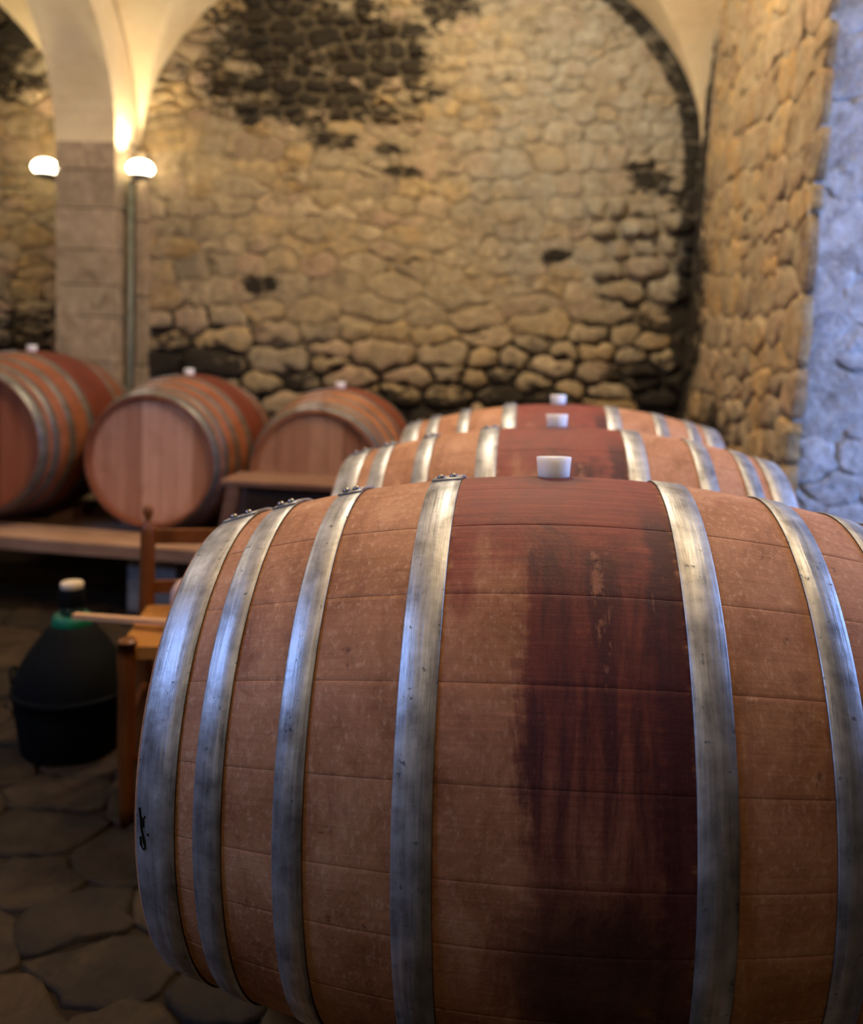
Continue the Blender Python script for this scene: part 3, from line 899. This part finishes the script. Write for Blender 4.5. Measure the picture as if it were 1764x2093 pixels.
# rails carrying the near row, saddle blocks under the back row
for x, z, lab in ((-.255, .2630, 'squared timber rail under the left ends of the near barrels'), (.33, .2700, 'squared timber rail under the right ends of the near barrels')):
    hgt = z
    o = box_obj('barrel_rail', (0, 0, 0), (.10, 2.5, .14), M_RAIL, bevel=.008)
    o.location = (x, AY + ASP, z - .07)
    tag(o, lab, 'beam', 'timber rails under the near barrels')
    for q in range(3):
        s_ = box_obj('support_block', (0, 0, 0), (.16, .2, z - .14), M_BLOCK, bevel=.006)
        s_.location = (x, AY + .2 + q * .8, (z - .14) / 2)
        tag(s_, 'grey concrete block under the %s timber rail, below the %s barrel of the row' % ('left' if x < 0 else 'right', ('nearest', 'second', 'third')[q]), 'block', 'concrete blocks under the near rails')

# back row stand: front plank, rear bearers, concrete blocks
st = empty('barrel_stand', (-1.6, 3.6, 0), label='long weathered wooden plank stand under the back row of barrels', cat='stand')
rotp = Matrix.Rotation(math.radians(.6), 3, 'Y')
box_obj('plank', (-.2, -.158, .268), (3.1, .24, .050), M_BEAM, st, bevel=.005, rot=rotp)
rotb = Matrix.Rotation(math.radians(2.4), 3, 'Y')
for y in (.28, .66):
    box_obj('bearer', (-.2, y, .202), (3.1, .12, .09), M_BEAM, st, bevel=.005, rot=rotb)
for x in (-1.45, .115, 1.1):
    box_obj('support_block', (x, -.10, .119), (.20, .20, .238 - .01 * x), M_BLOCK, st, bevel=.006)
    box_obj('support_block', (x, .47, .075), (.20, .60, .150 - .042 * x), M_BLOCK, st, bevel=.006)
for (loc, s, *_) in spots:
    for y in (.28, .66):
        for sx in (-1, 1):
            bm = bmesh.new()
            cxw = loc[0] + 1.6 + sx * .19
            zb = .248 - .042 * (cxw + .2)
            pts = [(-.06, .0), (.06, .0), (.06, .055) if sx > 0 else (.06, .010), (-.06, .010) if sx > 0 else (-.06, .055)]
            A = [bm.verts.new((cxw + x_, y - .05, zb + z_)) for x_, z_ in pts]
            B = [bm.verts.new((cxw + x_, y + .05, zb + z_)) for x_, z_ in pts]
            bm.faces.new(A); bm.faces.new(B[::-1])
            for i in range(4): bm.faces.new((A[i], A[(i + 1) % 4], B[(i + 1) % 4], B[i]))
            bm_obj('wedge', bm, M_BEAM, st, bevel=.002)

# low wooden table in front of the golden barrel
tb = empty('low_table', (-.80, 3.16, 0), label='low dark wooden table with splayed legs in front of the golden barrel', cat='table')
box_obj('table_top', (0, 0, .612), (.56, .22, .018), M_TABLE, tb, bevel=.004)
box_obj('apron', (.03, -.075, .506), (.44, .02, .20), M_APRON, tb, bevel=.003)
box_obj('apron', (.03, .075, .506), (.44, .02, .20), M_APRON, tb, bevel=.003)
for sx in (-1, 1):
    for sy in (-1, 1):
        bm = bmesh.new()
        x0, y0, x1, y1 = sx * .235, sy * .085, sx * .330, sy * .115
        h_ = .022
        top = [bm.verts.new((x0 + a_ * h_, y0 + b_ * h_, .607)) for a_, b_ in ((-1, -1), (1, -1), (1, 1), (-1, 1))]
        bot = [bm.verts.new((x1 + a_ * h_, y1 + b_ * h_, 0.0)) for a_, b_ in ((-1, -1), (1, -1), (1, 1), (-1, 1))]
        bm.faces.new(top); bm.faces.new(bot[::-1])
        for i in range(4): bm.faces.new((top[i], bot[i], bot[(i + 1) % 4], top[(i + 1) % 4]))
        bm_obj('leg', bm, M_TABLE, tb, bevel=.004)

# rustic rush-seated chair
ch = empty('rush_chair', (-.739, 2.088, 0), (0, 0, math.radians(13)), label='rustic brown wooden chair with a woven rush seat behind the front barrel', cat='chair')
SW, SD, SZ = .185, .15, .425
def turned(name, x, y, z1, finial):
    bm = bmesh.new()
    p = [(.0, 0), (.016, 0), (.019, .05), (.021, .2), (.020, .34), (.023, .40), (.020, .44)]
    if finial: p += [(.020, .47), (.019, z1 - .07), (.017, z1 - .055), (.009, z1 - .045), (.008, z1 - .036), (.0135, z1 - .022), (.013, z1 - .010), (.006, z1), (0, z1)]
    else: p += [(.021, z1 - .01), (.017, z1), (0, z1)]
    lathe(bm, p, 16)
    o = bm_obj(name, bm, M_CHAIR, ch, smooth=True)
    o.location = (x, y, 0)
    return o
turned('leg', -SW, -SD, SZ + .018, False)
turned('leg', SW, -SD, SZ + .018, False)
for sx in (-1, 1):
    o = turned('back_post', sx * (SW + .02), SD, .690, True)
    o.rotation_euler = (math.radians(-3), 0, math.radians(0))
for z_, hh in ((.605, .038), (.472, .032)):
    bm = bmesh.new()
    V = []
    for i in range(9):
        x_ = -(SW + .02) + 2 * (SW + .02) * i / 8
        yo = SD + z_ * math.sin(math.radians(3)) + .012 * (1 - (2 * i / 8 - 1) ** 2)
        V.append([bm.verts.new((x_, yo + dy, z_ + dz)) for dy, dz in ((-.007, -hh / 2), (.007, -hh / 2), (.007, hh / 2), (-.007, hh / 2))])
    for a_, b_ in zip(V[:-1], V[1:]):
        for i in range(4): bm.faces.new((a_[i], a_[(i + 1) % 4], b_[(i + 1) % 4], b_[i]))
    bm.faces.new(V[0]); bm.faces.new(V[-1][::-1])
    bm_obj('back_rail', bm, M_CHAIR, ch)
bm = bmesh.new()
add_box(bm, (0, 0, SZ - .012), (2 * SW + .03, 2 * SD + .02, .030))
bm_obj('seat', bm, M_RUSH, ch, bevel=.010, seg=3)
for z_, pts in ((.16, ((-SW, -SD), (SW, -SD))), (.22, ((-SW, -SD), (-SW - .02, SD))), (.22, ((SW, -SD), (SW + .02, SD))), (.24, ((-SW, SD), (SW, SD)))):
    bm = bmesh.new()
    tube(bm, [(pts[0][0], pts[0][1], z_), (pts[1][0], pts[1][1], z_)], .010, 10)
    bm_obj('stretcher', bm, M_CHAIR, ch, smooth=True)
# lath lying on the seat and sticking out to the left, earthenware jug beside it
bm = bmesh.new()
add_box(bm, (0, 0, 0), (.40, .020, .012))
lath = bm_obj('wooden_lath', bm, M_STICK, None, bevel=.002)
lath.location = (-.885, 2.02, .4465)
lath.rotation_euler = (0, math.radians(-1.5), math.radians(-4))
tag(lath, 'thin pale wooden lath lying on the chair seat, sticking out over the demijohn', 'stick')
bm = bmesh.new()
lathe(bm, [(0, 0), (.045, 0), (.062, .02), (.072, .05), (.070, .075), (.058, .095), (.040, .105), (.030, .11), (.024, .108), (.030, .098), (.052, .085), (.060, .05), (.04, .012), (0, .01)], 28)
jug = bm_obj('earthenware_pot', bm, M_CLAY, None, smooth=True)
jug.location = (-.795, 2.11, .4285)
tag(jug, 'small pale round pot on the chair seat, mostly behind the barrel hoop', 'pot')

# demijohn in a black basket
dj = empty('demijohn', (-1.205, 2.25, 0), label='big dark demijohn in a black basket with a green collar on the floor', cat='demijohn')
bm = bmesh.new()
lathe(bm, [(0, .022), (.10, .022), (.122, .06), (.138, .16), (.134, .215), (.10, .275), (.062, .325), (.036, .352), (.030, .372), (.029, .44), (.0, .44)], 40)
bm_obj('glass_body', bm, M_GLASS, dj, smooth=True)
bm = bmesh.new()
lathe(bm, [(0, 0), (.126, 0), (.131, .006), (.146, .12), (.150, .160), (.156, .163), (.156, .176), (.150, .178), (.1485, .168), (.143, .12), (.125, .02), (0, .018)], 40)
bm_obj('basket', bm, M_BLACK, dj, smooth=True)
bm = bmesh.new()
lathe(bm, [(.1495, .176), (.140, .222), (.104, .282), (.066, .332), (.05, .348), (.047, .343), (.064, .325), (.101, .276), (.137, .216), (.147, .176)], 40)
bm_obj('cover', bm, M_BLACK, dj, smooth=True)
for q in (-1, 1):
    bm = bmesh.new()
    pts = [(q * (.150 + .022 * math.sin(PI * i / 10)), -.035 + .07 * i / 10, .176 + .030 * math.sin(PI * i / 10)) for i in range(11)]
    tube(bm, pts, .006, 8)
    bm_obj('handle', bm, M_BLACK, dj, smooth=True)
bm = bmesh.new()
lathe(bm, [(.030, .372), (.046, .370), (.050, .360), (.053, .346), (.050, .338), (.036, .344)], 36)
bm_obj('collar', bm, M_GREEN, dj, smooth=True)['label'] = 'green plastic collar'
bm = bmesh.new()
lathe(bm, [(.0, .396), (.0325, .396), (.034, .402), (.034, .440), (.032, .444), (0, .444)], 28)
bm_obj('neck_ring', bm, M_BLACK, dj, smooth=True)
bm = bmesh.new()
lathe(bm, [(0, .436), (.024, .436), (.029, .4445), (.0300, .456), (.0270, .460), (0, .461)], 28)
bm_obj('stopper', bm, M_CORK, dj, smooth=True)['label'] = 'pale cork stopper'

# conduit with its lamp, and the other pillar lamp
cp = empty('conduit_pipe', (-2.232, 4.80, 0), label='grey green conduit pipe running up beside the pillar to the right lamp', cat='pipe')
bm = bmesh.new()
tube(bm, [(0, 0, 0), (0, 0, 1.93)], .0165, 14)
bm_obj('pipe', bm, M_PIPE, cp, smooth=True)
for z_ in (.5, 1.2, 1.8):
    box_obj('pipe_clip', (-.012, .012, z_), (.05, .03, .018), M_PIPE, cp, bevel=.003)
def wall_lamp(loc, label, side):
    t = empty('wall_lamp', loc, label=label, cat='lamp', group='uplight lamps on the pillar')
    bm = bmesh.new()
    lathe(bm, [(0, -.052), (.024, -.052), (.040, -.046), (.054, -.034), (.060, -.026), (.056, -.022), (0, -.024)], 28)
    bm_obj('housing', bm, M_HOUSING, t, smooth=True)
    bm = bmesh.new()
    lathe(bm, [(0, -.023), (.052, -.022), (.068, -.006), (.073, .010), (.066, .030), (.045, .048), (.02, .056), (0, .058)], 28)
    bm_obj('glass_dome', bm, M_LIT, t, smooth=True)
    bm = bmesh.new()
    tube(bm, [(0, 0, -.040), (-side * .05, .02, -.055), (-side * .075, .03, -.065)], .012, 10)
    bm_obj('bracket', bm, M_HOUSING, t, smooth=True)
    l = lamp('wall_lamp_light', 'SPOT', (loc[0] - side * .035, loc[1], loc[2] + .09), 16, (1.0, .84, .56), .03, spot_size=2.3, spot_blend=0.5)
    aim(l, (loc[0] - side * .12, loc[1] - .35, loc[2] + 1.2))
    return t
wall_lamp((-2.172, 4.79, 2.00), 'glowing uplight lamp on the right side of the pillar', 1)
wall_lamp((-2.715, 4.79, 1.995), 'glowing uplight lamp on the left side of the pillar', -1)
